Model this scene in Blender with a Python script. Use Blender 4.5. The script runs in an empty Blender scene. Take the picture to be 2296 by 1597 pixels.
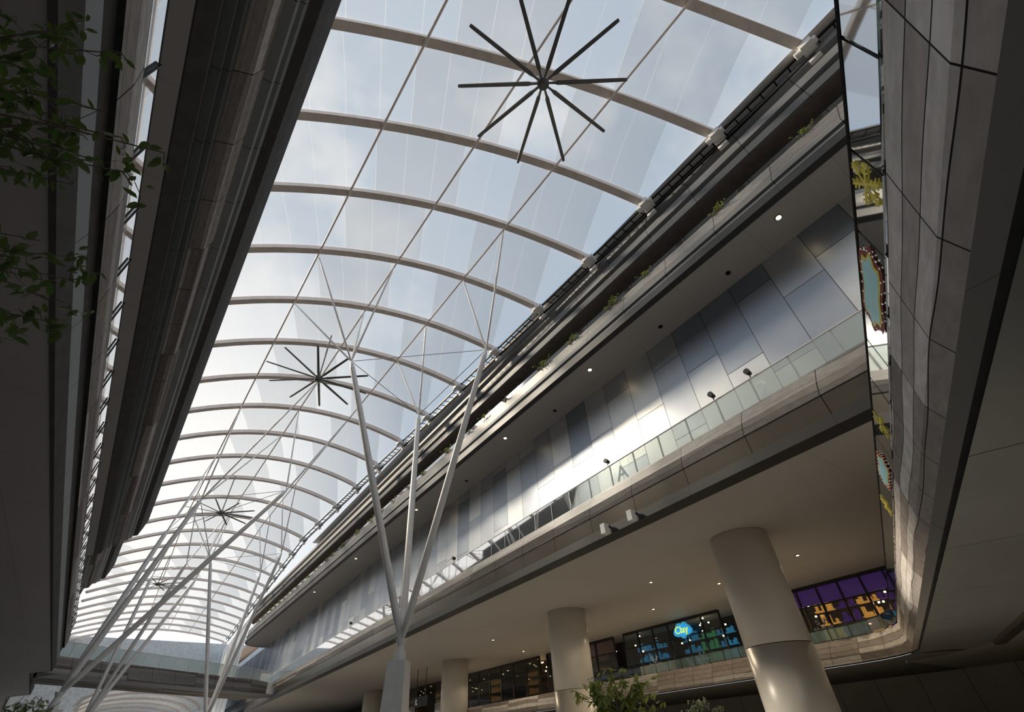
import bpy, math, random
from mathutils import Vector, Matrix
random.seed(7)
CH = 1.6      # eye height: all z below are measured from eye level and lifted by this
scene = bpy.context.scene
COL = scene.collection
scene.view_settings.view_transform = 'Standard'
scene.view_settings.exposure = 0.38

# ------------------------------------------------------------------ materials
def nt(name):
    m = bpy.data.materials.new(name); m.use_nodes = True
    t = m.node_tree; t.nodes.clear()
    out = t.nodes.new('ShaderNodeOutputMaterial')
    return m, t, out
def N(t, typ, **kw):
    n = t.nodes.new(typ)
    for k, v in kw.items(): setattr(n, k, v)
    return n
def math_n(t, op, a, b=None, c=None):
    n = N(t, 'ShaderNodeMath', operation=op)
    for i, v in enumerate((a, b, c)):
        if v is None: continue
        if isinstance(v, (int, float)): n.inputs[i].default_value = v
        else: t.links.new(v, n.inputs[i])
    return n.outputs[0]
def ramp(t, fac, stops, interp='LINEAR'):
    r = N(t, 'ShaderNodeValToRGB'); r.color_ramp.interpolation = interp
    e = r.color_ramp.elements
    while len(e) < len(stops): e.new(0.5)
    for el, (p, c) in zip(e, stops):
        el.position = p; el.color = (*c, 1)
    t.links.new(fac, r.inputs[0]); return r.outputs[0]
def mixc(t, fac, a, b, mode='MIX'):
    n = N(t, 'ShaderNodeMix', data_type='RGBA', blend_type=mode)
    for i, v in ((0, fac), (6, a), (7, b)):
        if isinstance(v, (int, float)): n.inputs[i].default_value = v
        elif isinstance(v, tuple): n.inputs[i].default_value = (*v, 1)
        else: t.links.new(v, n.inputs[i])
    return n.outputs[2]
def bsdf(t, out, col, rough=.6, metal=0., bump=None, bs=.1, emis=None, es=1., spec=.5):
    b = N(t, 'ShaderNodeBsdfPrincipled')
    if isinstance(col, tuple): b.inputs['Base Color'].default_value = (*col, 1)
    else: t.links.new(col, b.inputs['Base Color'])
    if isinstance(rough, (int, float)): b.inputs['Roughness'].default_value = rough
    else: t.links.new(rough, b.inputs['Roughness'])
    b.inputs['Metallic'].default_value = metal
    b.inputs['Specular IOR Level'].default_value = spec
    if bump is not None:
        bn = N(t, 'ShaderNodeBump'); bn.inputs['Strength'].default_value = bs
        t.links.new(bump, bn.inputs['Height']); t.links.new(bn.outputs[0], b.inputs['Normal'])
    if emis is not None:
        if isinstance(emis, tuple): b.inputs['Emission Color'].default_value = (*emis, 1)
        else: t.links.new(emis, b.inputs['Emission Color'])
        b.inputs['Emission Strength'].default_value = es
    t.links.new(b.outputs[0], out.inputs[0]); return b
def plain(name, col, rough=.6, metal=0., var=.12, sc=2.5, emis=None, es=1., spec=.5):
    m, t, out = nt(name)
    tc = N(t, 'ShaderNodeTexCoord'); n = N(t, 'ShaderNodeTexNoise'); n.inputs['Scale'].default_value = sc
    n.inputs['Detail'].default_value = 4
    t.links.new(tc.outputs['Object'], n.inputs['Vector'])
    lo = tuple(c*(1-var) for c in col); hi = tuple(min(1, c*(1+var)) for c in col)
    c = ramp(t, n.outputs[0], [(.35, lo), (.65, hi)])
    bsdf(t, out, c, rough, metal, emis=emis, es=es, spec=spec)
    return m
def uvsep(t):
    tc = N(t, 'ShaderNodeTexCoord'); s = N(t, 'ShaderNodeSeparateXYZ')
    t.links.new(tc.outputs['UV'], s.inputs[0]); return s.outputs[0], s.outputs[1]
def comb(t, x, y, z=0.):
    c = N(t, 'ShaderNodeCombineXYZ')
    for i, v in enumerate((x, y, z)):
        if isinstance(v, (int, float)): c.inputs[i].default_value = v
        else: t.links.new(v, c.inputs[i])
    return c.outputs[0]
def noise(t, vec, sc=1., det=3., rough=.5):
    n = N(t, 'ShaderNodeTexNoise'); n.inputs['Scale'].default_value = sc
    n.inputs['Detail'].default_value = det; n.inputs['Roughness'].default_value = rough
    t.links.new(vec, n.inputs['Vector']); return n.outputs[0]
def joint(t, v, period, w):
    f = math_n(t, 'FRACT', math_n(t, 'DIVIDE', v, period))
    return math_n(t, 'LESS_THAN', f, w/period)

def panel_wall(name):
    m, t, out = nt(name); u, v = uvsep(t)
    pw, ph = 1.5, 3.5
    cu = math_n(t, 'DIVIDE', u, pw); ci = math_n(t, 'FLOOR', cu)
    w1 = N(t, 'ShaderNodeTexWhiteNoise', noise_dimensions='1D'); t.links.new(ci, w1.inputs['W'])
    hv = math_n(t, 'ADD', math_n(t, 'DIVIDE', v, ph), w1.outputs[0]); hi = math_n(t, 'FLOOR', hv)
    w2 = N(t, 'ShaderNodeTexWhiteNoise', noise_dimensions='2D'); t.links.new(comb(t, ci, hi), w2.inputs['Vector'])
    c = ramp(t, w2.outputs[0], [(0, (.38, .43, .50)), (.3, (.50, .54, .60)), (.6, (.64, .67, .70)), (1, (.78, .79, .78))])
    j = math_n(t, 'MAXIMUM', math_n(t, 'LESS_THAN', math_n(t, 'FRACT', cu), .014), math_n(t, 'LESS_THAN', math_n(t, 'FRACT', hv), .007))
    c = mixc(t, j, c, (.07, .07, .075))
    nn = noise(t, comb(t, u, v), .35, 2)
    cl = noise(t, comb(t, u, v, 3.), .25, 3)
    c = mixc(t, .75, c, ramp(t, cl, [(.35, (.72, .75, .80)), (.65, (1.2, 1.18, 1.14))]), 'MULTIPLY')
    b = bsdf(t, out, c, .36, .78, bump=nn, bs=.25)
    return m
def planks(name, bw=.2, amp=1., fu=.3, jp=2.4, B=1., rough=.7, spec=.15, line=.05, slant=.35):
    """flowing stone/timber strips: each strip one tone, thin dark seams, panel joints"""
    m, t, out = nt(name); u, v = uvsep(t)
    wob = noise(t, comb(t, math_n(t, 'MULTIPLY', u, fu), math_n(t, 'MULTIPLY', v, .8)), 1., 1)
    w = math_n(t, 'ADD', math_n(t, 'DIVIDE', v, bw), math_n(t, 'MULTIPLY', wob, amp))
    wi = math_n(t, 'FLOOR', w)
    uu = math_n(t, 'ADD', u, math_n(t, 'MULTIPLY', v, slant))
    pi_ = math_n(t, 'FLOOR', math_n(t, 'DIVIDE', uu, jp*3))
    wn = N(t, 'ShaderNodeTexWhiteNoise', noise_dimensions='2D'); t.links.new(comb(t, wi, pi_), wn.inputs['Vector'])
    c = ramp(t, wn.outputs[0], [(.0, (.14*B, .12*B, .108*B)), (.35, (.20*B, .178*B, .163*B)), (.6, (.30*B, .28*B, .262*B)), (1., (.40*B, .38*B, .36*B))])
    g = noise(t, comb(t, math_n(t, 'MULTIPLY', u, 3.), math_n(t, 'MULTIPLY', v, 9.)), 1., 6, .65)
    c = mixc(t, .55, c, ramp(t, g, [(.3, (.6, .6, .6)), (.7, (1.3, 1.3, 1.3))]), 'MULTIPLY')
    jj = math_n(t, 'MAXIMUM', joint(t, uu, jp, .012*jp), math_n(t, 'LESS_THAN', math_n(t, 'FRACT', w), line))
    c = mixc(t, jj, c, (.03, .027, .025))
    bsdf(t, out, c, rough, .0, spec=spec)
    return m
def soffit(name, col, pu=3.2, pv=2., rough=.6):
    m, t, out = nt(name); u, v = uvsep(t)
    n = noise(t, comb(t, u, v), .15, 3)
    c = mixc(t, n, tuple(x*.85 for x in col), tuple(min(1, x*1.12) for x in col))
    j = math_n(t, 'MAXIMUM', joint(t, u, pu, .018), joint(t, v, pv, .018))
    c = mixc(t, j, c, tuple(x*.7 for x in col))
    bsdf(t, out, c, rough, 0., spec=.3); return m
def metal_sheet(name, col, rough=.25, metal=.85, pu=2.4, bs=.15, spec=.5):
    m, t, out = nt(name); u, v = uvsep(t)
    n = noise(t, comb(t, u, v), .7, 3)
    c = mixc(t, n, tuple(x*.8 for x in col), tuple(min(1, x*1.2) for x in col))
    c = mixc(t, joint(t, u, pu, .02), c, (.01, .01, .01))
    bsdf(t, out, c, rough, metal, bump=n, bs=bs, spec=spec); return m
def glass(name, tint=(.9, .95, .94), base=.02, body=(.75, .8, .8), bodyf=.30, ior=1.28):
    m, t, out = nt(name)
    tr = N(t, 'ShaderNodeBsdfTransparent'); tr.inputs[0].default_value = (*tint, 1)
    gl = N(t, 'ShaderNodeBsdfGlossy'); gl.inputs['Roughness'].default_value = .03
    df = N(t, 'ShaderNodeBsdfDiffuse'); df.inputs[0].default_value = (*body, 1)
    fr = N(t, 'ShaderNodeFresnel'); fr.inputs[0].default_value = ior
    f = math_n(t, 'MINIMUM', math_n(t, 'ADD', fr.outputs[0], base), .95)
    m0 = N(t, 'ShaderNodeMixShader'); m0.inputs[0].default_value = bodyf
    t.links.new(tr.outputs[0], m0.inputs[1]); t.links.new(df.outputs[0], m0.inputs[2])
    mx = N(t, 'ShaderNodeMixShader'); t.links.new(f, mx.inputs[0])
    t.links.new(m0.outputs[0], mx.inputs[1]); t.links.new(gl.outputs[0], mx.inputs[2])
    t.links.new(mx.outputs[0], out.inputs[0]); return m
def membrane(name, dens=.28):
    m, t, out = nt(name)
    u, v = uvsep(t)                       # u = metres across the arch
    q = math_n(t, 'DIVIDE', u, 1.3); qi = math_n(t, 'FLOOR', q)
    wn = N(t, 'ShaderNodeTexWhiteNoise', noise_dimensions='1D'); t.links.new(qi, wn.inputs['W'])
    seam = math_n(t, 'LESS_THAN', math_n(t, 'FRACT', q), .018)
    frost = math_n(t, 'GREATER_THAN', wn.outputs[0], .5)
    soft = noise(t, comb(t, math_n(t, 'MULTIPLY', u, .25), v), .8, 2)
    f = math_n(t, 'ADD', math_n(t, 'ADD', math_n(t, 'MULTIPLY', frost, .08), dens), math_n(t, 'MULTIPLY', seam, .35))
    f = math_n(t, 'ADD', f, math_n(t, 'MULTIPLY', soft, .08))
    tr = N(t, 'ShaderNodeBsdfTransparent')
    tl = N(t, 'ShaderNodeBsdfTranslucent'); tl.inputs[0].default_value = (.78, .80, .82, 1)
    df = N(t, 'ShaderNodeBsdfDiffuse'); df.inputs[0].default_value = (.8, .8, .8, 1)
    a = N(t, 'ShaderNodeMixShader'); a.inputs[0].default_value = .45
    t.links.new(tl.outputs[0], a.inputs[1]); t.links.new(df.outputs[0], a.inputs[2])
    tint = mixc(t, frost, (.97, .97, .97), (.66, .69, .72)); t.links.new(tint, tr.inputs[0])
    b = N(t, 'ShaderNodeMixShader'); t.links.new(f, b.inputs[0])
    t.links.new(tr.outputs[0], b.inputs[1]); t.links.new(a.outputs[0], b.inputs[2])
    t.links.new(b.outputs[0], out.inputs[0]); return m
def leafmat(name, col, tlc=(.35, .5, .08), tf=.4):
    m, t, out = nt(name)
    tc = N(t, 'ShaderNodeTexCoord'); n = noise(t, tc.outputs['Object'], 9., 2)
    c = mixc(t, n, tuple(x*.6 for x in col), tuple(x*1.5 for x in col))
    df = N(t, 'ShaderNodeBsdfPrincipled'); t.links.new(c, df.inputs['Base Color']); df.inputs['Roughness'].default_value = .45
    tl = N(t, 'ShaderNodeBsdfTranslucent'); t.links.new(mixc(t, .35, c, tlc), tl.inputs[0])
    a = N(t, 'ShaderNodeMixShader'); a.inputs[0].default_value = tf
    t.links.new(df.outputs[0], a.inputs[1]); t.links.new(tl.outputs[0], a.inputs[2]); t.links.new(a.outputs[0], out.inputs[0])
    return m

M = {}
M['panels'] = panel_wall('metal_wall_panels')
M['wood'] = planks('driftwood_fascia', .26, 2.6, .22, 2.4, .95, .38, .6, .03)
M['woodmatte'] = planks('matte_driftwood_fascia', .22, 1.2, .15, 2.4, 1.15, .85, .08, .03)
M['woodnear'] = planks('weathered_plank_fascia', .19, 1.2, .35, 1.15, 2.45, .75, .15, .05)
M['soffit'] = soffit('warm_grey_soffit', (.46, .43, .41))
M['soffitd'] = soffit('dim_brown_soffit', (.46, .42, .395))
M['soffitb'] = soffit('beige_soffit', (.52, .49, .45), 6., 3.)
M['brown'] = plain('brown_render', (.17, .135, .12), .85, spec=.1)
M['black'] = metal_sheet('black_metal', (.035, .036, .038), .45, .2)
M['dgrey'] = metal_sheet('dark_grey_metal', (.13, .135, .14), .5, .2, spec=.2)
M['lgrey'] = metal_sheet('light_grey_metal', (.42, .44, .43), .5, .2)
M['mgrey'] = metal_sheet('mid_grey_metal', (.24, .245, .25), .55, .2, spec=.2)
M['bronze'] = metal_sheet('bronze_metal', (.40, .36, .31), .22, .9)
M['wingsof'] = metal_sheet('gunmetal_soffit', (.62, .64, .62), .36, .6, 3.6, .04)
M['white'] = plain('white_paint_steel', (.9, .89, .88), .4, 0, .04)
M['arch'] = plain('warm_white_steel', (.82, .73, .68), .5, 0, .06)
M['column'] = plain('cream_cladding', (.82, .78, .71), .32, 0, .04, 1.)
M['fan'] = plain('fan_grey_metal', (.17, .17, .165), .4, .4)
M['cable'] = plain('steel_cable', (.5, .49, .48), .35, .6)
M['gl'] = glass('clear_railing_glass')
M['glt'] = glass('thin_planter_glass', (.94, .97, .96), .0, (.5, .55, .55), .02, 1.15)
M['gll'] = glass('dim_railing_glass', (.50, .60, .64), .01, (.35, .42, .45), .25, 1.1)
M['glw'] = glass('teal_railing_glass', (.62, .76, .74), .06, (.45, .6, .58), .25, 1.5)
M['shopgl'] = glass('shop_glass', (.85, .9, .9), .03, (.1, .1, .1), .03, 1.4)
M['etfe'] = membrane('roof_membrane')
M['endwall'] = plain('pale_end_glazing', (.6, .64, .66), .4)
M['leaf'] = leafmat('green_leaves', (.06, .10, .028), (.25, .38, .06), .3)
M['leafy'] = leafmat('yellow_green_leaves', (.32, .37, .09), (.5, .6, .1))
M['leafp'] = leafmat('pale_leaves', (.32, .35, .24))
M['bark'] = plain('grey_bark', (.2, .15, .12), .9, 0, .3, 12)
M['lamp'] = plain('lamp_lens', (.9, .75, .5), .4, emis=(1, .72, .40), es=6.)
M['whitel'] = plain('white_letters', (.8, .8, .8), .4, emis=(1, 1, 1), es=.2)
M['frostd'] = plain('frosted_decal', (.5, .55, .6), .6)
M['dark'] = plain('dark_interior', (.05, .046, .042), .8)
M['darkmat'] = plain('matte_charcoal', (.08, .075, .073), .9, spec=.1)
M['charc'] = plain('matte_grey_soffit', (.26, .255, .245), .8, spec=.1)
M['blackp'] = plain('black_plastic', (.02, .02, .02), .5)
M['floor'] = soffit('stone_floor_tiles', (.62, .61, .59), 1.2, 1.2, .4)
M['conc'] = plain('grey_concrete', (.42, .41, .39), .8)
M['fascwall'] = metal_sheet('bronze_grey_panel', (.36, .35, .33), .6, .2, 2.0, .05)
def em(name, c, s): return plain(name, c, .5, emis=c, es=s)
M['purple'] = em('purple_panel', (.07, .02, .15), .35)
M['blue'] = em('blue_panel', (.03, .16, .28), .4)
M['cyan'] = em('cyan_panel', (.05, .34, .55), .5)
M['red'] = em('red_panel', (.14, .03, .04), .12)
M['redt'] = plain('red_frame', (.36, .04, .025), .6)
M['yellow'] = plain('gold_decal', (.55, .45, .08), .5, emis=(.6, .5, .06), es=.1)
M['orange'] = em('orange_glow', (.62, .29, .06), .55)
M['limet'] = em('lime_letters', (.6, .85, .1), .8)
M['green'] = em('green_panel', (.04, .18, .08), .4)
M['signblue'] = plain('pale_cyan_sign', (.35, .58, .6), .5, emis=(.35, .62, .65), es=.1)

# ------------------------------------------------------------------ object helpers
def finish(o, label=None, category=None, group=None, kind=None):
    if label: o['label'] = label
    if category: o['category'] = category
    if group: o['group'] = group
    if kind: o['kind'] = kind
    return o
def mk(name, verts, faces, mat, uvs=None, smooth=False, parent=None, **meta):
    vs = [Vector((v[0], v[1], v[2]+CH)) for v in verts]
    if parent is not None: org = Vector(parent.location)
    else:
        org = Vector(((min(v.x for v in vs)+max(v.x for v in vs))/2, (min(v.y for v in vs)+max(v.y for v in vs))/2, min(v.z for v in vs)))
    me = bpy.data.meshes.new(name)
    me.from_pydata([v-org for v in vs], [], faces)
    if uvs:
        l = me.uv_layers.new(name='UVMap')
        for i, lp in enumerate(me.loops): l.data[i].uv = uvs[lp.vertex_index]
    if smooth:
        for p in me.polygons: p.use_smooth = True
    me.materials.append(mat); me.update()
    o = bpy.data.objects.new(name, me); COL.objects.link(o)
    if parent is not None: o.parent = parent
    else: o.location = org
    return finish(o, **meta)
def empty(name, loc, **meta):
    o = bpy.data.objects.new(name, None); o.empty_display_size = .2
    o.location = (loc[0], loc[1], loc[2]+CH); COL.objects.link(o)
    return finish(o, **meta)
class MB:
    """mesh buffer"""
    def __init__(s): s.v = []; s.f = []
    def box(s, c, size, ax=None):
        ax = ax or (Vector((1, 0, 0)), Vector((0, 1, 0)), Vector((0, 0, 1)))
        b = len(s.v); c = Vector(c)
        for dz in (-.5, .5):
            for dx, dy in ((-.5, -.5), (.5, -.5), (.5, .5), (-.5, .5)):
                s.v.append(c+ax[0]*dx*size[0]+ax[1]*dy*size[1]+ax[2]*dz*size[2])
        for q in ((3, 2, 1, 0), (4, 5, 6, 7), (0, 1, 5, 4), (1, 2, 6, 5), (2, 3, 7, 6), (3, 0, 4, 7)): s.f.append([b+i for i in q])
        return s
    def tube(s, pts, rs, seg=10, cap=True):
        pts = [Vector(p) for p in pts]
        if isinstance(rs, (int, float)): rs = [rs]*len(pts)
        b = len(s.v)
        for i, p in enumerate(pts):
            d = (pts[min(i+1, len(pts)-1)]-pts[max(i-1, 0)]).normalized()
            up = Vector((0, 0, 1)) if abs(d.z) < .95 else Vector((1, 0, 0))
            a = d.cross(up).normalized(); c = a.cross(d)
            for k in range(seg):
                t = 2*math.pi*k/seg; s.v.append(p+a*math.cos(t)*rs[i]+c*math.sin(t)*rs[i])
        for i in range(len(pts)-1):
            for k in range(seg):
                k2 = (k+1) % seg
                s.f.append([b+i*seg+k, b+i*seg+k2, b+(i+1)*seg+k2, b+(i+1)*seg+k])
        if cap:
            s.f.append([b+k for k in range(seg)][::-1]); s.f.append([b+(len(pts)-1)*seg+k for k in range(seg)])
        return s
    def sweep(s, pts, w, h, updir=Vector((0, 0, 1))):
        pts = [Vector(p) for p in pts]; b = len(s.v)
        for i, p in enumerate(pts):
            d = (pts[min(i+1, len(pts)-1)]-pts[max(i-1, 0)]).normalized()
            a = d.cross(updir).normalized(); c = a.cross(d)
            for x, y in ((-1, -1), (1, -1), (1, 1), (-1, 1)): s.v.append(p+a*x*w/2+c*y*h/2)
        for i in range(len(pts)-1):
            for k in range(4):
                k2 = (k+1) % 4; s.f.append([b+i*4+k, b+i*4+k2, b+i*4+4+k2, b+i*4+4+k])
        s.f.append([b+3, b+2, b+1, b]); e = b+(len(pts)-1)*4; s.f.append([e, e+1, e+2, e+3])
        return s
    def obj(s, name, mat, **kw): return mk(name, s.v, s.f, mat, **kw)

def offset(path, o):
    r = []; n = len(path)
    for i, p in enumerate(path):
        a = Vector(path[max(i-1, 0)]); b = Vector(path[min(i+1, n-1)])
        d = (b-a).normalized(); r.append((p[0]+d.y*o, p[1]-d.x*o))
    return r
def strips(name, lines, mat, **meta):
    """lines: list of 3D polylines, same count -> ribbon with metre UVs"""
    n = len(lines[0]); v = []; uv = []; f = []
    acc = 0
    for j, L in enumerate(lines):
        if j: acc += (Vector(L[n//2])-Vector(lines[j-1][n//2])).length
        s = 0
        for i, p in enumerate(L):
            if i: s += (Vector(lines[0][i])-Vector(lines[0][i-1])).length
            v.append(p); uv.append((s, acc))
    for j in range(len(lines)-1):
        for i in range(n-1):
            f.append([j*n+i, j*n+i+1, (j+1)*n+i+1, (j+1)*n+i])
    return mk(name, v, f, mat, uvs=uv, **meta)
def loft(name, path, prof, mat, **meta):
    return strips(name, [[(x, y, z) for x, y in offset(path, o)] for o, z in prof], mat, **meta)
def resample(path, step):
    out = []; acc = 0; nxt = 0
    for i in range(len(path)-1):
        a = Vector(path[i]); b = Vector(path[i+1]); L = (b-a).length
        while nxt <= acc+L:
            out.append(a+(b-a)*((nxt-acc)/L)); nxt += step
        acc += L
    return out
def railing(path, z0, z1, step, gm, pm, label, post=.03, railr=.025, every=1):
    pts = resample(path, step)[:98]
    e = empty('glass_railing', (pts[0].x, pts[0].y, z0), label=label, category='railing')
    for i in range(len(pts)-1):
        a, b = pts[i], pts[i+1]; d = (b-a).normalized(); nrm = Vector((d.y, -d.x))
        c = (a+b)/2
        MB().box((c.x, c.y, (z0+z1)/2), ((b-a).length-.03, .015, z1-z0-.03), (Vector((d.x, d.y, 0)), Vector((nrm.x, nrm.y, 0)), Vector((0, 0, 1)))).obj('glass_panel', gm, parent=e)
        if i % every == 0:
            MB().box((a.x+nrm.x*.04, a.y+nrm.y*.04, (z0+z1)/2-.04), (post, post*1.8, z1-z0+.08), (Vector((d.x, d.y, 0)), Vector((nrm.x, nrm.y, 0)), Vector((0, 0, 1)))).obj('post', pm, parent=e)
    MB().tube([(p.x, p.y, z1+.01) for p in pts], railr, 6).obj('handrail', pm, parent=e)
    return e

# ------------------------------------------------------------------ plan lines
ys = [-14+2*i for i in range(49)]         # -14..82
def xR3(y): return 12.8+.055*y
def xR4(y): return 12.4+.03*y
def xW(y): return 14.6+.045*y
R3 = [(xR3(y), y) for y in ys]+[(xR3(y), y) for y in range(84, 121, 4)]
R4 = [(xR4(y), y) for y in ys]+[(xR4(82)+.15, 84), (xR4(82)+.7, 85.6), (xR4(82)+1.8, 86.5), (xR4(82)+3.4, 86.8)]
WR4 = [(xW(y), y) for y in ys]+[(xW(84), 84), (xW(85), 85), (xW(86), 86), (xW(86.5)+.1, 86.6)]
WR = [(xW(y), y) for y in ys]+[(xW(y), y) for y in range(84, 121, 4)]
Z4, Z3 = 13.8, 6.0
S = dict(kind='structure')
def with_z(p, z): return [(x, y, z) for x, y in p]

# right building, upper gallery
strips('ceiling', [with_z(offset(R4, .02), Z4), with_z(WR4, Z4)], M['soffit'], label='warm grey soffit under the top gallery with small downlights', **S)
loft('trim_1', R4, [(.3, Z4-.02), (0, Z4), (0, Z4+.36), (.10, Z4+.40)], M['black'], label='black metal edge band of the top gallery', **S)
loft('trim_2', R4, [(.10, Z4+.40), (.10, Z4+.62), (.02, Z4+.64), (.02, Z4+.82)], M['mgrey'], label='grey metal band of the top gallery edge', **S)
loft('trim_3', R4, [(.10, Z4+.82), (.06, Z4+1.45), (.35, Z4+1.5)], M['wood'], label='driftwood patterned fascia of the top gallery', **S)
loft('trim_4', R4, [(.05, Z4+1.45), (.2, Z4+1.42), (.8, Z4+1.42), (.8, Z4+1.2), (2., Z4+1.2)], M['conc'], label='concrete planter trough along the top gallery', **S)
railing(offset([p for p in R4 if p[1] < 83], .3), Z4+1.5, Z4+2.0, 3., M['glt'], M['dgrey'], 'low frameless clear glass railing along the top planted gallery', post=.02)
loft('wall_right', WR, [(0, 7.2), (0, Z4)], M['panels'], label='metal panel wall in staggered blue-grey tones', **S)
loft('wall_upper', WR, [(.2, Z4+1), (.2, 17.2)], M['brown'], label='brown rendered wall behind the top gallery', **S)
loft('trim_5', R4, [(.1, 16.5), (4.5, 16.5)], M['brown'], label='brown soffit beneath the roof edge', **S)
loft('trim_6', R4, [(.12, 16.5), (-.0, 16.55), (-.0, 16.95), (.14, 16.98), (.14, 17.15)], M['dgrey'], label='dark grey metal gutter fascia', **S)
loft('trim_25', R4, [(.14, 17.15), (-.05, 17.2), (-.05, 17.6), (.12, 17.65), (.12, 17.85)], M['mgrey'], label='grey stepped fascia under the roof edge', **S)
loft('trim_7', R4, [(.12, 17.85), (-.1, 17.95), (-.1, 18.25), (.6, 18.3), (5, 18.3)], M['mgrey'], label='grey gutter beam under the roof edge', **S)
loft('trim_26', [p for p in R4 if p[1] < 56], [(-.5, 18.62), (1.2, 18.66)], M['white'], label='pale gutter plate closing the roof edge', **S)
# right building, middle gallery
loft('trim_8', R3, [(.6, Z3-.02), (0, Z3), (0, Z3+.32), (.08, Z3+.36)], M['black'], label='black metal edge of the middle gallery', **S)
loft('trim_9', R3, [(.08, Z3+.36), (.05, Z3+.95)], M['bronze'], label='polished bronze band under the timber fascia', **S)
loft('trim_10', R3, [(.02, Z3+.95), (-.04, Z3+1.3), (0, Z3+1.66), (.1, Z3+1.68)], M['wood'], label='driftwood patterned fascia of the middle gallery', **S)
loft('floor_middle', R3, [(.1, Z3+1.5), (1.9, Z3+1.5)], M['conc'], label='middle gallery walkway floor', **S)
railing([p for p in R3 if p[1] > -12], Z3+1.66, Z3+2.5, 1.3, M['gl'], M['white'], 'clear glass railing with slim pale posts on the middle gallery')
L2in = [(34, y) for x, y in R3]
strips('ceiling_middle', [with_z(offset(R3, .6), Z3), with_z(L2in, Z3)], M['soffitb'], label='wide beige soffit carried by round columns', **S)

# left building
def dl(y):
    pts = [(-20, 0), (51, 0), (52.5, -1.2), (66, -1.5), (68, -3), (84, -4.3), (120, -9)]
    for (a, p), (b, q) in zip(pts, pts[1:]):
        if y <= b: return p+(q-p)*(y-a)/(b-a)
    return -9
yl = [-14, 0, 10, 20, 30, 40, 48, 51, 52.5, 54, 60, 66, 68, 70, 76, 84, 92, 100, 120]
def PL(x): return [(x+dl(y), y) for y in yl]
def ls(name, prof, mat, label):
    return strips(name, [with_z(PL(x), z) for x, z in prof], mat, label=label, **S)
ls('ceiling_left_lower', [(-8, 6), (-2.9, 6)], M['soffitd'], 'dim brown soffit under the lower opposite gallery')
ls('trim_11', [(-2.95, 5.98), (-2.87, 6), (-2.87, 6.5), (-2.95, 6.52)], M['darkmat'], 'charcoal edge of the lower opposite gallery')
ls('trim_12', [(-2.95, 6.52), (-2.9, 6.95)], M['mgrey'], 'grey metal band')
ls('trim_13', [(-2.98, 6.95), (-2.96, 7.42)], M['darkmat'], 'dark band under timber fascia')
ls('trim_14', [(-2.87, 7.42), (-2.83, 7.8), (-2.87, 8.18), (-3.05, 8.2)], M['woodmatte'], 'driftwood patterned fascia of the opposite gallery')
ls('floor_left', [(-3.05, 8.1), (-6, 8.1)], M['conc'], 'opposite gallery walkway floor')
ls('wall_left', [(-6, 8.1), (-6, Z4)], M['mgrey'], 'grey wall behind the opposite gallery')
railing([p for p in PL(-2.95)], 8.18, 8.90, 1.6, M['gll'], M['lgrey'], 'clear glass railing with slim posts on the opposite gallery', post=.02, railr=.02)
ls('ceiling_left_upper', [(-8, Z4), (-4.0, Z4)], M['soffit'], 'warm grey soffit of the opposite upper gallery')
ls('trim_15', [(-4.05, Z4), (-4.0, Z4-.02), (-3.62, 14.05), (-3.62, 14.3)], M['darkmat'], 'charcoal edge of the opposite upper gallery')
ls('trim_16', [(-3.62, 14.3), (-3.4, 14.33), (-3.4, 14.5), (-3.25, 14.5), (-3.2, 14.75)], M['dgrey'], 'dark grey stepped band')
ls('trim_17', [(-3.2, 14.75), (-2.75, 14.8), (-2.6, 15.25)], M['woodmatte'], 'driftwood patterned upper fascia')
ls('trim_18', [(-2.6, 15.25), (-2.35, 15.28), (-2.3, 15.5), (-2.2, 15.5), (-2.15, 15.7)], M['mgrey'], 'grey metal upper band')
ls('trim_19', [(-2.15, 15.7), (-1.85, 15.8), (-1.72, 16.4), (-1.60, 17.2), (-1.85, 17.4), (-1.9, 19.4), (-9, 19.4), (-9, -1.6)], M['darkmat'], 'matte charcoal upper fascia meeting the roof')

# end bridge
BR = [(-4.0, 56.3), (0, 58.9), (4, 61.4), (8, 64), (12, 66.6), (14.6, 68), (16.3, 69.8)]
loft('trim_20', BR, [(2.5, 6.2), (0, 6.2), (0, 6.55)], M['dgrey'], label='dark underside of the link bridge', **S)
loft('trim_21', BR, [(-.0, 6.55), (-.03, 7.1), (0, 7.7), (-3.5, 7.7), (-3.5, 6.2), (0, 6.2)], M['woodmatte'], label='timber patterned link bridge fascia', **S)
railing(BR, 7.7, 8.7, 1.6, M['gl'], M['white'], 'clear glass railing on the link bridge')

# near wing and lower gallery
dW = Vector((.941, .339)).normalized()
def wpt(s): return (dW.x*s, -1.5+dW.y*s)
WG = [wpt(s) for s in [-8, -4, -1, 0, .5, 1, 1.5, 2, 3, 4, 5, 6, 8, 10, 12, 14, 16, 18, 20, 22, 23.5]]
c0 = Vector(WG[-1])
for a, k in ((15, .8), (30, .8), (45, .8), (60, .8), (69, .8)):
    ang = math.radians(19.8+a); c0 = c0+Vector((math.cos(ang), math.sin(ang)))*k*.9; WG.append((c0.x, c0.y))
for y in (10.8, 14, 18, 24, 30, 38, 46, 56, 66, 80, 110): WG.append((c0.x+.02*(y-c0.y), y))
Z2 = 2.0
loft('trim_22', WG, [(.24, Z2-.0), (.17, Z2+.02), (.16, Z2+.05)], M['darkmat'], label='black shadow gap strip under the near fascia', **S)
loft('trim_23', WG, [(.15, Z2+.04), (0, Z2+.30), (0, Z2+.83), (.06, Z2+.85)], M['woodnear'], label='weathered plank fascia with dark joints', **S)
loft('ceiling_near', WG[:22], [(.22, Z2-.01), (2.2, Z2-.01)], M['wingsof'], label='gunmetal sheet soffit of the near gallery', **S)
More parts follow.
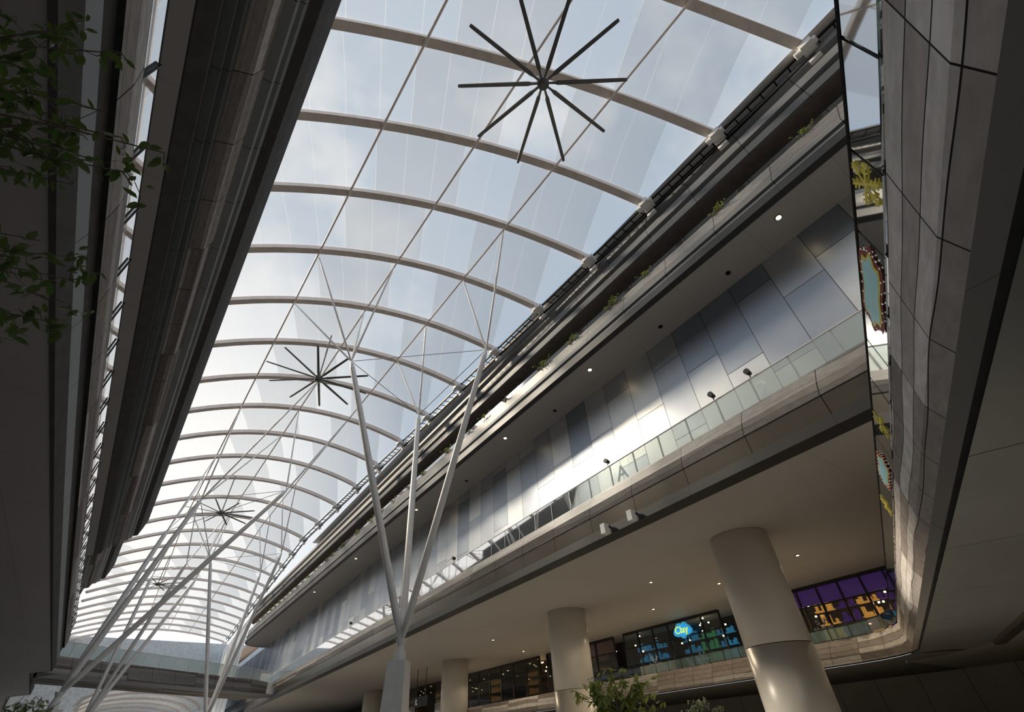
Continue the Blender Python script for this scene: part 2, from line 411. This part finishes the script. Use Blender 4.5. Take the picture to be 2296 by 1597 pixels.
loft('ceiling_corner', WG[21:], [(.22, Z2-.01), (2.2, Z2-.01)], M['charc'], label='matte grey soffit around the corner', **S)
loft('trim_24', WG[:21], [(2.2, Z2-.01), (2.22, Z2-.12), (2.5, Z2-.12)], M['bronze'], label='bronze soffit trim', **S)
mk('ceiling_near_inner', [(-10, -14, Z2+.02), (36, -14, Z2+.02), (36, 12, Z2+.02), wpt(25)+(Z2+.02,), wpt(-8)+(Z2+.02,)], [[0, 1, 2, 3, 4]], M['soffitb'],
   uvs=[(0, 0), (46, 0), (46, 26), (34, 20), (0, 10)], label='beige ceiling beyond the metal soffit', **S)
mk('ceiling_lower', [(24.9, 8, Z2+.01), (36, 8, Z2+.01), (36, 110, Z2+.01), (26.8, 110, Z2+.01)], [[0, 1, 2, 3]], M['charc'], uvs=[(0, 0), (8, 0), (8, 100), (0, 100)], label='matte grey soffit under the lower gallery', **S)
strips('wall_ground', [[(33, -14, -1.6), (33, 110, -1.6)], [(33, -14, Z2+.02), (33, 110, Z2+.02)]], M['fascwall'], label='dark bronze-grey panelled wall at ground level', **S)
loft('floor_lower', WG, [(.06, Z2+.8), (5, Z2+.8)], M['conc'], label='lower gallery walkway floor', **S)
railing(WG[2:30], Z2+.85, Z2+1.27, .85, M['glw'], M['dgrey'], 'tinted teal glass railing with dark metal frame', railr=.02)

# ground, back walls
MB().box((20, 80, -1.7), (80, 260, .2)).obj('floor', M['floor'], label='stone tiled mall floor', **S)
MB().box((13, -14.2, 9), (56, .4, 21.5)).obj('wall_back', M['conc'], label='grey end wall of the atrium', **S)
# ------------------------------------------------------------------ roof
XR, XC = 12.0, 4.0
def flare(y): return max(0, y-52)*.075
def roofz(x, xr=XR):
    hw = xr-XC; return 18.5+2.1*(1-((x-XC)/hw)**2)
TS = .41
yk = [-10.4, -6.6, -2.9, .85, 4.56, 8.3, 12.3, 16.5, 20.7, 24.9]
while yk[-1] < 112: yk.append(yk[-1]+min(5., 4.2+.04*(yk[-1]-24.9)))
def archpts(y0, n=20, dz=0, xb=-4.):
    xr = XR+flare(y0); r = []; xb = xb-flare(y0)*.8
    for i in range(n+1):
        x = xr+(xb-xr)*i/n; r.append((x, y0+TS*(xr-x), roofz(x, xr)+dz))
    return r
for k, y0 in enumerate(yk):
    pts = archpts(y0)
    e = empty('roof_arch', pts[0], label='curved warm-white steel roof rib spanning the atrium', category='roof arch', group='curved roof ribs')
    MB().sweep(pts, .34, .26).obj('rib', M['arch'], parent=e)
    p = Vector(pts[0]); d = (Vector(pts[1])-p).normalized()
    sh = MB().box(p-d*.15+Vector((0, 0, -.12)), (.75, .42, .24)).tube([p+Vector((-.05, -.38, -.2)), p+Vector((-.05, .38, -.2))], .13, 12)
    sh.box(p+Vector((.3, 0, -.4)), (.16, .4, .5))
    sh.obj('end_shoe', M['white'], parent=e)
for k in range(len(yk)-1):
    A = archpts(yk[k], 28, .18); B = archpts(yk[k+1], 28, .18); nv = 6
    v = []; uv = []; f = []
    for j in range(nv+1):
        t = j/nv
        for i in range(29):
            a = Vector(A[i]); b = Vector(B[i]); p = a.lerp(b, t); p.z += .16*math.sin(math.pi*t)*min(1, min(i, 28-i)/3)
            v.append(p); uv.append((p.x*.925-(p.y-yk[k])*.38+40, t))
    for j in range(nv):
        for i in range(28): f.append([j*29+i, j*29+i+1, (j+1)*29+i+1, (j+1)*29+i])
    mk('roof_cushion', v, f, M['etfe'], uvs=uv, smooth=True, label='translucent white striped membrane cushion between two ribs', category='roof panel', group='translucent roof cushions')
for xp in (8.1, 4.75, 1.1):
    pts = []
    for y0 in yk:
        xr = XR+flare(y0); x = xp+flare(y0)*.5; pts.append((x, y0+TS*(xr-x), roofz(x, xr)-.2))
    MB().tube(pts, .05, 8).obj('roof_tie', M['arch'], label='slim steel tie running the length of the vault', category='roof tie', group='longitudinal roof ties')
# edge truss
eb = MB(); ep = [(XR+.45+flare(y), y, 18.42) for y in range(-12, 112, 2)]; ep2 = [(x-.42, y, z-.05) for x, y, z in ep]
eb.sweep(ep, .1, .14); eb.sweep(ep2, .08, .10); eb.sweep([(x-.2, y, z-.38) for x, y, z in ep], .08, .08)
y = -11.
while y < 100:
    fx = flare(y)
    eb.tube([(XR+.45+fx, y, 18.42), (XR+.03+fx, y, 18.37)], .025, 5); eb.tube([(XR+.45+fx, y, 18.42), (XR+.25+fx, y+.35, 18.04)], .02, 5)
    y += .55 if y < 45 else 1.4
eb.obj('edge_truss', M['dgrey'], label='grey steel ladder truss along the roof edge', category='truss')
# far facades beyond the bridge
yf = list(range(87, 123, 5))
strips('wall_far_right', [[(XR+.9+flare(y), y, -1.6) for y in yf], [(XR+.9+flare(y), y, 18.4) for y in yf]], M['panels'], label='panelled far facade beyond the bridge', **S)
MB().box((5, 122.5, 14.2), (60, .3, 11)).obj('wall_end', M['endwall'], label='pale glazed end wall of the main vault', **S)
# lower distant vault
for i in range(14):
    y0 = 84+i*7.; pts = [(6+7*math.cos(math.pi*t/10), y0, 6.6+2*math.sin(math.pi*t/10)) for t in range(11)]
    MB().sweep(pts, .3, .3).obj('roof_arch', M['arch'], label='steel rib of the distant lower vault', category='roof arch', group='distant lower vault ribs')
v = []; f = []; uv = []
for i in range(14):
    for t in range(11):
        v.append((6+7.2*math.cos(math.pi*t/10), 84+i*7., 6.8+2*math.sin(math.pi*t/10))); uv.append((t*2., i))
for i in range(13):
    for t in range(10): f.append([i*11+t, i*11+t+1, i*11+12+t, i*11+11+t])
mk('roof_membrane', v, f, M['etfe'], uvs=uv, smooth=True, label='translucent membrane of the distant lower vault', category='roof panel')

# ------------------------------------------------------------------ fans
def fan(loc):
    x, y, z = loc
    e = empty('ceiling_fan', loc, label='large ten-bladed dark metal ceiling fan hanging from the vault', category='ceiling fan', group='large ceiling fans')
    MB().tube([(x, y, z+.12), (x, y, roofz(x)-.1)], .045, 8).obj('rod', M['fan'], parent=e)
    h = MB(); h.tube([(x, y, z-.16), (x, y, z-.10), (x, y, z+.10), (x, y, z+.22)], [.10, .20, .22, .12], 20)
    h.tube([(x, y, z-.22), (x, y, z-.16)], .07, 12)
    h.obj('motor_hub', M['fan'], parent=e)
    for i in range(10):
        a = math.radians(-37.7+36*i); d = Vector((math.cos(a), math.sin(a), 0)); n = Vector((-d.y, d.x, 0))
        up = (Vector((0, 0, 1))+n*.25).normalized(); nn = (n-Vector((0, 0, 1))*.25).normalized()
        c = Vector(loc)
        b = MB()
        st = [(.16, .06, .03), (.4, .08, .03), (.5, .14, .02), (2.75, .115, .015), (2.88, .10, .012)]
        for r, w, th in st:
            p = c+d*r+Vector((0, 0, .0 if r < 1 else .03))
            for sx, sy in ((-1, -1), (1, -1), (1, 1), (-1, 1)): b.v.append(p+nn*sx*w/2+up*sy*th)
        for q in range(len(st)-1):
            for k in range(4):
                k2 = (k+1) % 4; b.f.append([q*4+k, q*4+k2, q*4+4+k2, q*4+4+k])
        b.f.append([3, 2, 1, 0]); m4 = (len(st)-1)*4; b.f.append([m4, m4+1, m4+2, m4+3])
        b.obj('blade', M['fan'], parent=e)
for l in ((4.7, 3.2, 17.), (3.9, 22.9, 17.), (3.3, 45.8, 17.), (1.5, 71., 17.)): fan(l)

# ------------------------------------------------------------------ branching columns
def treecol(J, nodes, label):
    e = empty('branching_column', (J[0], J[1], -1.6), label=label, category='column', group='white branching steel columns')
    J = Vector(J)
    pb = MB(); pb.tube([(J.x, J.y, -1.6), (J.x, J.y, J.z-.55)], [.66, .42], 4); pb.obj('pedestal', M['white'], parent=e)
    MB().tube([(J.x, J.y, J.z-.55), (J.x, J.y, J.z-.4), (J.x, J.y, J.z-.1), (J.x, J.y, J.z+.1)], [.2, .2, .12, .2], 12).obj('joint', M['white'], parent=e)
    tops = []
    for n, br in nodes:
        n = Vector(n); d = (n-J)
        s = J+d.normalized()*.15
        MB().tube([s, s.lerp(n, .06), s.lerp(n, .5), s.lerp(n, .96), n], [.08, .135, .145, .13, .06], 14).obj('strut', M['white'], parent=e, smooth=True)
        tops.append(n)
        for b in br:
            MB().tube([n, n.lerp(Vector(b), .1), n.lerp(Vector(b), .9), b], [.03, .05, .045, .025], 8).obj('branch', M['white'], parent=e)
    for i in range(3):
        MB().tube([tops[i], tops[(i+1) % 3]], .018, 5).obj('tie_cable', M['cable'], parent=e)
treecol((7.9, 16.8, 3.05),
        [((4.3, 18, 15), [(1.2, 17, 20.), (1.1, 20.9, 20.), (4.75, 15.6, 20.4), (4.75, 19.7, 20.4)]),
         ((9.3, 20.4, 15), [(8.1, 18.1, 19.9), (8.1, 22.1, 19.9)]),
         ((9.4, 13.6, 15), [(8.1, 10, 19.9), (8.1, 13.9, 19.9)])], 'white steel column splitting into three tapered struts on a pedestal')
treecol((-1.2, 33.5, 3.05),
        [((0.05, 38.5, 12.5), [(1.1, 41.5, 20.), (1.1, 45.5, 20.)]),
         ((1.1, 34.7, 13.5), [(1.1, 33, 20.), (4.75, 36.2, 20.4), (4.75, 27.8, 20.4)]),
         ((5.5, 31.8, 14), [(4.75, 32, 20.4), (8.1, 34.9, 19.9), (8.1, 30.7, 19.9)])], 'white steel column with long leaning struts fanning to the roof')
treecol((7.9, 50.8, 3.05),
        [((4.3, 52, 15), [(1.2, 50, 20.), (1.1, 54, 20.), (4.75, 52.6, 20.4)]),
         ((9.3, 54.4, 15), [(8.1, 51.5, 19.9), (8.1, 55.7, 19.9)]),
         ((9.4, 47.6, 15), [(8.1, 47.3, 19.9), (8.1, 43, 19.9)])], 'white steel column splitting into three struts near the link bridge')
treecol((0.2, 52, 3.05),
        [((0.5, 56, 14), [(1.2, 54, 20.), (1.1, 58, 20.)]),
         ((2.5, 50.5, 14), [(1.2, 50, 20.), (4.75, 52.6, 20.4)]),
         ((4.0, 55, 14), [(4.75, 57, 20.4), (4.75, 60.5, 20.4)])], 'white steel column with leaning struts further down the atrium')

# ------------------------------------------------------------------ round columns
for (x, y) in ((18.3, 9.1), (20.3, 21.6), (23.3, 38.8), (25.5, 60)):
    e = empty('round_column', (x, y, -1.6), label='thick smooth cream-clad round column under the soffit', category='column', group='cream round columns')
    r = 1.08
    MB().tube([(x, y, -1.6), (x, y, 2.3)], r, 48).obj('shaft', M['column'], parent=e)
    MB().tube([(x, y, 2.3), (x, y, 2.32)], r-.01, 48).obj('joint_ring', M['dgrey'], parent=e)
    MB().tube([(x, y, 2.32), (x, y, 5.99)], r, 48).obj('shaft', M['column'], parent=e)
    for c in e.children:
        for p in c.data.polygons: p.use_smooth = len(p.vertices) == 4
# ------------------------------------------------------------------ downlights
def downlight(x, y, z, power=0, r=.09):
    e = empty('downlight', (x, y, z-.05), label='small round recessed downlight in the soffit', category='light', group='recessed downlights')
    MB().tube([(x, y, z-.03), (x, y, z+.0)], r+.03, 16).obj('rim', M['lgrey'], parent=e)
    MB().tube([(x, y, z-.045), (x, y, z-.03)], r, 16).obj('lens', M['lamp'], parent=e)
    if power:
        l = bpy.data.lights.new('downlight_bulb', 'SPOT'); l.energy = power; l.color = (1, .8, .55); l.spot_size = 2.6; l.shadow_soft_size = .1
        o = bpy.data.objects.new('bulb', l); COL.objects.link(o); o.parent = e; o.location = (0, 0, -.05)
for y in (1, 10.9, 18.2, 29.8, 42, 54): downlight(13.3+.03*y, y, Z4, 0)
for x, y in ((22.8, 9), (23.5, 13.5), (24.7, 18.8), (25.2, 25), (26, 33), (26.5, 42), (21, 30), (20, 15)): downlight(x, y, Z3, 200, .06)
for y in (3.5, 7, 14.5, 24):
    MB().tube([(13.9+.04*y, y, Z4-.03), (13.9+.04*y, y, Z4)], .1, 16).obj('smoke_detector', M['mgrey'], label='small round grey detector on the soffit', category='smoke detector', group='soffit detectors')
e = empty('floodlight', (-4.3, 3.3, Z4-.3), label='black rectangular floodlight on the opposite soffit', category='light')
MB().box((-4.3, 3.3, Z4-.2), (.3, .7, .12)).obj('housing', M['blackp'], parent=e)
MB().box((-4.3, 3.3, Z4-.07), (.1, .1, .14)).obj('bracket', M['blackp'], parent=e)
for y in (4.2, 5.6, 10.8, 24, 42):
    x = xR3(y)-.02; z = Z3+2.54
    e = empty('spotlight', (x, y, z), label='small black spotlight clamped on the railing', category='light', group='railing spotlights')
    MB().tube([(x, y, z), (x, y, z+.14)], .02, 6).obj('stem', M['blackp'], parent=e)
    MB().tube([(x-.12, y, z+.2), (x+.1, y, z+.18)], [.1, .07], 10).obj('head', M['blackp'], parent=e)
for y in (10.0, 11.4):
    x = xR3(y)-.2; z = Z3+.15
    e = empty('wall_speaker', (x, y, z), label='small white box speaker under the gallery edge', category='speaker', group='white box speakers')
    MB().box((x-.05, y, z), (.24, .22, .36)).obj('cabinet', M['white'], parent=e)
    MB().box((x+.12, y, z+.15), (.14, .06, .06)).obj('bracket', M['lgrey'], parent=e)

# ------------------------------------------------------------------ text helper
def text(s, loc, size, xdir, updir, mat, name, label, cat='lettering', ext=.02, parent=None):
    cu = bpy.data.curves.new(name, 'FONT'); cu.body = s; cu.size = size; cu.extrude = ext
    cu.align_x = 'CENTER'; cu.align_y = 'CENTER'
    to = bpy.data.objects.new(name+'_tmp', cu); COL.objects.link(to)
    bpy.context.view_layer.update()
    me = bpy.data.meshes.new_from_object(to.evaluated_get(bpy.context.evaluated_depsgraph_get()))
    bpy.data.objects.remove(to)
    me.materials.clear(); me.materials.append(mat)
    x = Vector(xdir).normalized(); u = Vector(updir).normalized(); n = x.cross(u)
    R = Matrix((x, u, n)).transposed().to_4x4()
    me.transform(R)
    o = bpy.data.objects.new(name, me); COL.objects.link(o)
    L = Vector((loc[0], loc[1], loc[2]+CH))
    if parent: o.parent = parent; o.location = L-parent.location
    else: o.location = L; finish(o, label=label, category=cat)
    return o
for ch, y in (('2', 4.1), ('A', 10.4)):
    text(ch, (xR3(y)+.28, y, Z3+2.12), .85, (.0, -1, 0), (0, 0, 1), M['whitel'], 'sign_letter', 'white upright letter standing behind the gallery glass', 'letter')

# ------------------------------------------------------------------ shops on the lower gallery
strips('wall_shops', [[(31.2, y, 2.8) for y in range(-12, 110, 4)], [(31.2, y, 6) for y in range(-12, 110, 4)]], M['dark'], label='dark back wall of the shop row', **S)
def shop(ya, yb, mats, label, nm=4, dots=14, head=None):
    x = 28.8
    e = empty('shopfront', (x, (ya+yb)/2, 2.8), label=label, category='shopfront')
    fr = MB(); fr.box((x, (ya+yb)/2, 5.93), (.2, yb-ya, .14)); fr.box((x, (ya+yb)/2, 2.9), (.2, yb-ya, .2)); fr.box((x, (ya+yb)/2, 5.05), (.08, yb-ya, .06))
    for i in range(nm+1): fr.box((x, ya+(yb-ya)*i/nm, 4.4), (.12, .08, 3.1))
    fr.obj('frame', M['blackp'], parent=e)
    if head: MB().box((x+.1, (ya+yb)/2, 5.5), (.06, yb-ya, .75)).obj('sign_band', M[head], parent=e)
    for i in range(nm):
        a = ya+(yb-ya)*i/nm; w = (yb-ya)/nm
        MB().box((x, a+w/2, 4.4), (.02, w-.1, 3.)).obj('glass_pane', M['shopgl'], parent=e)
        mt = mats[i % len(mats)]
        b = MB(); cx = x+1.3
        for s in range(4):
            z = 3.1+s*.62; b.box((cx, a+w/2, z), (.3, w*.9, .05))
            yy = a+w*.1
            while yy < a+w*.88:
                hh = random.uniform(.12, .45); ww = random.uniform(.06, .2); b.box((cx, yy+ww/2, z+.03+hh/2), (.2, ww, hh)); yy += ww+random.uniform(.03, .25)
        b.obj('display_shelf', M[mt], parent=e)
    d = MB()
    for i in range(dots):
        c = (x+.3+random.random()*1.2, ya+random.random()*(yb-ya), 4.6+random.random()*1.3); d.tube([c, (c[0], c[1], c[2]+.07)], .05, 8)
    d.obj('lamp_cluster', M['lamp'], parent=e, kind='stuff')
    return e
s1 = shop(6.8, 14.5, ['orange', 'purple', 'orange', 'purple', 'orange', 'dark', 'blue'], 'shopfront with purple fascia and warm amber lights', 7, 14, 'purple')
s2 = shop(17.2, 25, ['blue', 'green', 'blue', 'dark', 'blue'], 'dark framed toy shopfront with blue displays and snowflakes', 6, 14)
s3 = shop(26, 33.5, ['dark', 'red', 'dark'], 'shopfront with a deep red fascia', 4, 3, 'red')
s4 = shop(34.5, 49, ['dark', 'orange', 'dark'], 'dark shopfront with warm interior lamps', 8, 34)
s5 = shop(50, 62, ['dark', 'orange', 'dark'], 'dark shopfront with warm interior lamps', 6, 14)
SY = 19.7
e = empty('shop_sign', (28.3, SY, 4.9), label='blue cloud-shaped sign reading Clay', category='sign')
def cloud(k, x, mat, nm):
    cb = MB()
    for dy, dz, r in ((0, .3, .34), (.36, .25, .26), (-.36, .28, .28), (.2, .46, .24), (-.2, .48, .24), (.52, .2, .16), (-.54, .22, .18), (0, .1, .24)):
        cb.tube([(x+.04, SY+dy, 5.0+dz), (x, SY+dy, 5.0+dz)], r*k, 24)
    cb.obj(nm, mat, parent=e)
cloud(1.1, 28.32, M['blue'], 'cloud_outline'); cloud(1., 28.27, M['cyan'], 'cloud_board')
text('Clay', (28.2, SY, 5.3), .55, (0, -1, 0), (0, 0, 1), M['limet'], 'lettering', '', parent=e)
def snow(loc, r, xdir, updir, mat, parent=None, name='snowflake_decal', **meta):
    x = Vector(xdir).normalized(); u = Vector(updir).normalized(); n = x.cross(u); b = MB(); c = Vector(loc)
    for i in range(6):
        a = math.pi*i/3; d = x*math.cos(a)+u*math.sin(a); p = d.cross(n)
        b.box(c+d*r/2, (r, r*.1, .006), (d, p, n))
        for s in (-1, 1):
            for q in (.45, .72):
                dd = (d+p*s).normalized(); b.box(c+d*r*q+dd*r*.13, (r*.28, r*.08, .006), (dd, dd.cross(n), n))
    return b.obj(name, mat, parent=parent, **meta)
snow((28.65, 22.6, 3.9), .5, (0, -1, 0), (0, 0, 1), M['frostd'], parent=s2)
snow((28.65, 19.0, 3.7), .4, (0, -1, 0), (0, 0, 1), M['frostd'], parent=s2)
snow((28.65, 11.6, 4.0), .5, (0, -1, 0), (0, 0, 1), M['frostd'], parent=s1)
# near glass decals
D3 = (dW.x, dW.y, 0)
def marquee(s, L=.95, H=.34):
    x, y = wpt(s); nx, ny = -dW.y*.02, dW.x*.02; c = Vector((x+nx, y+ny, Z2+1.06))
    e = empty('marquee_decal', (c.x, c.y, c.z-H/2), label='ornate red framed pale blue decal with white bulbs', category='decal', group='ornate glass decals')
    X = Vector(D3); U = Vector((0, 0, 1)); n = Vector((-dW.y, dW.x, 0))
    def plate(l, h, off, mt, nm):
        v = []; K = 40
        for i in range(K):
            t = 2*math.pi*i/K; k = 1+.10*math.cos(6*t)
            ca, sa = math.cos(t), math.sin(t); sq = max(abs(ca), abs(sa))**.6
            v.append(c+X*ca/sq*l/2*k+U*sa/sq*h/2*k+n*off)
        mk(nm, v, [list(range(K))], mt, parent=e)
    plate(L, H, .0, M['redt'], 'frame'); plate(L*.86, H*.80, .004, M['yellow'], 'inner_border'); plate(L*.78, H*.68, .008, M['signblue'], 'face')
    b = MB()
    for i in range(24):
        t = 2*math.pi*i/24; sq = max(abs(math.cos(t)), abs(math.sin(t)))**.6
        b.box(c+X*math.cos(t)/sq*L*.47+U*math.sin(t)/sq*H*.45, (.012, .012, .012))
    b.obj('bulbs', M['whitel'], parent=e, kind='stuff')
for s in (4.75, 9.3): marquee(s, 1.15, .36)
for s in (3.45, 7.6, 11):
    x, y = wpt(s); snow((x-dW.y*.02, y+dW.x*.02, Z2+1.06), .2, D3, (0, 0, 1), M['yellow'], label='gold snowflake decal on the tinted railing glass', category='decal', group='gold snowflake decals')
e = empty('hanging_sign', (22.5, 43, 3.3), label='black hanging sign with small white characters', category='sign')
MB().box((22.5, 43, 3.65), (.1, 2.6, .7)).obj('board', M['blackp'], parent=e)
MB().tube([(22.5, 42.2, 4.), (22.5, 42.2, 6)], .03, 6).obj('hanger', M['blackp'], parent=e)
MB().tube([(22.5, 43.8, 4.), (22.5, 43.8, 6)], .03, 6).obj('hanger', M['blackp'], parent=e)
text('?,', (22.42, 43.6, 3.65), .5, (0, -1, 0), (0, 0, 1), M['whitel'], 'lettering', '', parent=e)

# ------------------------------------------------------------------ plants
def leaf(b, p, s, droop=.3, d=None):
    d = d or Vector((random.uniform(-1, 1), random.uniform(-1, 1), random.uniform(-1, .6)-droop)).normalized()
    side = d.cross(Vector((random.uniform(-.4, .4), random.uniform(-.4, .4), 1))).normalized(); n = side.cross(d)
    i = len(b.v)
    b.v += [p, p+d*s*.3+side*s*.2+n*s*.05, p+d*s*.65+side*s*.19+n*s*.05, p+d*s, p+d*s*.65-side*s*.19+n*s*.05, p+d*s*.3-side*s*.2+n*s*.05, p+d*s*.5]
    b.f += [[i, i+1, i+2, i+6], [i+6, i+2, i+3], [i, i+6, i+4, i+5], [i+6, i+3, i+4]]
def twig(bb, lb, a, c, r, ls, nl, jit=.06, t0=.25):
    a = Vector(a); c = Vector(c); pts = [a]
    K = 5
    for k in range(1, K+1):
        pts.append(a.lerp(c, k/K)+Vector([random.gauss(0, jit) for _ in range(3)])*(1 if k < K else .3))
    bb.tube(pts, [r*(1-.75*k/K) for k in range(K+1)], 5)
    for _ in range(nl):
        t = random.uniform(t0, 1)*K; k = min(int(t), K-1); p = pts[k].lerp(pts[k+1], t-k)
        leaf(lb, p+Vector([random.gauss(0, .015) for _ in range(3)]), ls*random.uniform(.7, 1.25))
    return pts
T = empty('ficus_tree', (-2.8, 2.5, -1.6), label='leafy green tree with thin branches reaching over', category='tree')
tb = MB(); tb.tube([(-2.8, 2.5, -1.6), (-2.75, 2.5, 0), (-2.6, 2.5, 1.2), (-2.4, 2.5, 2.2)], [.11, .09, .07, .05], 10); tb.obj('trunk', M['bark'], parent=T)
bb = MB(); lb = MB()
hub = [(-2.5, 2.5, 1.6), (-2.4, 2.5, 2.2)]
targets = [(-1.49, 2.0, 3.24), (-1.24, 1.92, 3.15), (-1.04, 2.2, 2.79), (-.84, 2.09, 2.74), (-1.39, 2.62, 2.62), (-1.16, 2.5, 2.6), (-1.2, 2.83, 2.37), (-1.04, 2.77, 2.3), (-1.05, 2.98, 2.13), (-1.6, 2.35, 3.04), (-1.22, 2.2, 2.95), (-1.4, 2.6, 2.8), (-1.3, 2.95, 2.2), (-1.7, 2.2, 3.3), (-1.1, 2.3, 2.65), (-1.25, 3.0, 2.0), (-.98, 2.25, 2.6), (-1.12, 2.95, 2.2), (-1.2, 3.1, 2.05), (-1.0, 2.9, 2.25), (-.95, 3.0, 2.0)]
for tg in targets:
    pts = twig(bb, lb, hub[1] if tg[2] > 2.4 else hub[0], tg, .013, .085, 10, .05, .6)
    for _ in range(6):
        k = random.randint(3, 5); q = pts[k]+Vector((random.gauss(0, .14), random.gauss(0, .14), random.gauss(0, .14)))
        twig(bb, lb, pts[k], q, .004, .08, 5, .02)
bb.obj('branches', M['bark'], parent=T); lb.obj('foliage', M['leaf'], parent=T)
def shrub(name, loc, top, w, h, mat, label, n=420, ls=.13):
    T = empty(name, loc, label=label, category='tree')
    x, y, z = loc
    MB().tube([(x, y, z), (x+.03, y, (z+top)/2), (x, y, top-h*.7)], [.07, .06, .04], 8).obj('trunk', M['bark'], parent=T)
    bb = MB(); lb = MB()
    for i in range(20):
        a = random.uniform(0, 6.28); rr = w/2*math.sqrt(random.random())
        tg = (x+rr*math.cos(a), y+rr*math.sin(a), top-h*(rr/w*2)**1.5*.7*random.uniform(.6, 1.2)-random.random()*.15)
        twig(bb, lb, (x, y, top-h), tg, .015, ls, n//20, .05)
    bb.obj('branches', M['bark'], parent=T); lb.obj('foliage', mat, parent=T)
shrub('ficus_tree', (9.3, 8.6, -1.6), 1.5, 2.1, 1.0, M['leafy'], 'small yellow-green tree in front of a column', 360, .2)
shrub('olive_tree', (11.8, 8.3, -1.6), .9, 1.1, .6, M['leafp'], 'small pale-leaved tree beside the columns', 500, .1)
shrub('olive_tree', (-.85, 12.2, -1.6), 1.15, 1.6, .5, M['leafp'], 'pale silvery-leaved tree under the leaning struts', 460, .13)
src = []
for k in range(3):
    lbm = MB(); b2 = MB()
    for i in range(9):
        a = random.uniform(-.9, .9); twig(b2, lbm, (0, a*.3, 0), (random.uniform(-.25, .0), a, random.uniform(.0, .5)), .012, .15, 8, .03)
    src.append((lbm, b2))
y = -3.
while y < 78:
    k = random.randrange(3); lbm, b2 = src[k]; px, pz = xR4(y)+.03, Z4+1.45; s = random.uniform(.5, .85)
    e = empty('trailing_plant', (px, y, pz), label='yellow-green trailing plant spilling over the planter edge', category='plant', group='planter plants')
    for mb, nm, mt in ((lbm, 'foliage', M['leafy']), (b2, 'stems', M['bark'])):
        mk(nm, [(px+p.x*s, y+p.y*s, pz+p.z*s) for p in mb.v], mb.f, mt, parent=e)
    y += random.choice((1.9, 2.2, 2.8, 3.6))

# ------------------------------------------------------------------ world + sun
SD = Vector((-.43, .69, .585)).normalized()
w = bpy.data.worlds.new('World'); scene.world = w; w.use_nodes = True
t = w.node_tree; t.nodes.clear()
out = N(t, 'ShaderNodeOutputWorld'); bg = N(t, 'ShaderNodeBackground')
tc = N(t, 'ShaderNodeTexCoord'); g = tc.outputs['Generated']
sp = N(t, 'ShaderNodeSeparateXYZ'); t.links.new(g, sp.inputs[0])
cl = noise(t, g, 3.2, 6, .55)
cm = ramp(t, cl, [(.50, (0, 0, 0)), (.70, (1, 1, 1))])
dn = N(t, 'ShaderNodeVectorMath', operation='DOT_PRODUCT'); t.links.new(g, dn.inputs[0]); dn.inputs[1].default_value = Vector((-.2, .93, .30)).normalized()
gl = ramp(t, dn.outputs['Value'], [(.82, (0, 0, 0)), (1., (1, 1, 1))])
base = ramp(t, sp.outputs[2], [(0, (.56, .61, .66)), (.35, (.40, .47, .55)), (1., (.27, .36, .47))])
c = mixc(t, cm, base, (.62, .64, .66))
c = mixc(t, gl, c, (.90, .89, .87))
t.links.new(c, bg.inputs[0]); bg.inputs[1].default_value = 1.0
t.links.new(bg.outputs[0], out.inputs[0])
sl = bpy.data.lights.new('sun', 'SUN'); sl.energy = 5.0; sl.angle = .14; sl.color = (1, .85, .66)
so = bpy.data.objects.new('sun', sl); COL.objects.link(so); so.rotation_euler = SD.to_track_quat('Z', 'Y').to_euler(); so.location = (0, 0, 40)

# ------------------------------------------------------------------ camera
X = Vector((1716, 782, 1012)).normalized(); Y = Vector((-1033, 957, 1012)).normalized(); Y = (Y-X*Y.dot(X)).normalized()
Zc = X.cross(Y)
right = Vector((X.x, Y.x, Zc.x)); down = Vector((X.y, Y.y, Zc.y)); fwd = Vector((X.z, Y.z, Zc.z))
cam = bpy.data.cameras.new('camera'); co = bpy.data.objects.new('camera', cam); COL.objects.link(co)
R = Matrix((right, -down, -fwd)).transposed()
co.matrix_world = Matrix.Translation((0, 0, CH)) @ R.to_4x4()
cam.sensor_width = 36; cam.lens = 1012/2296*36; cam.clip_start = .05; cam.clip_end = 800
scene.camera = co
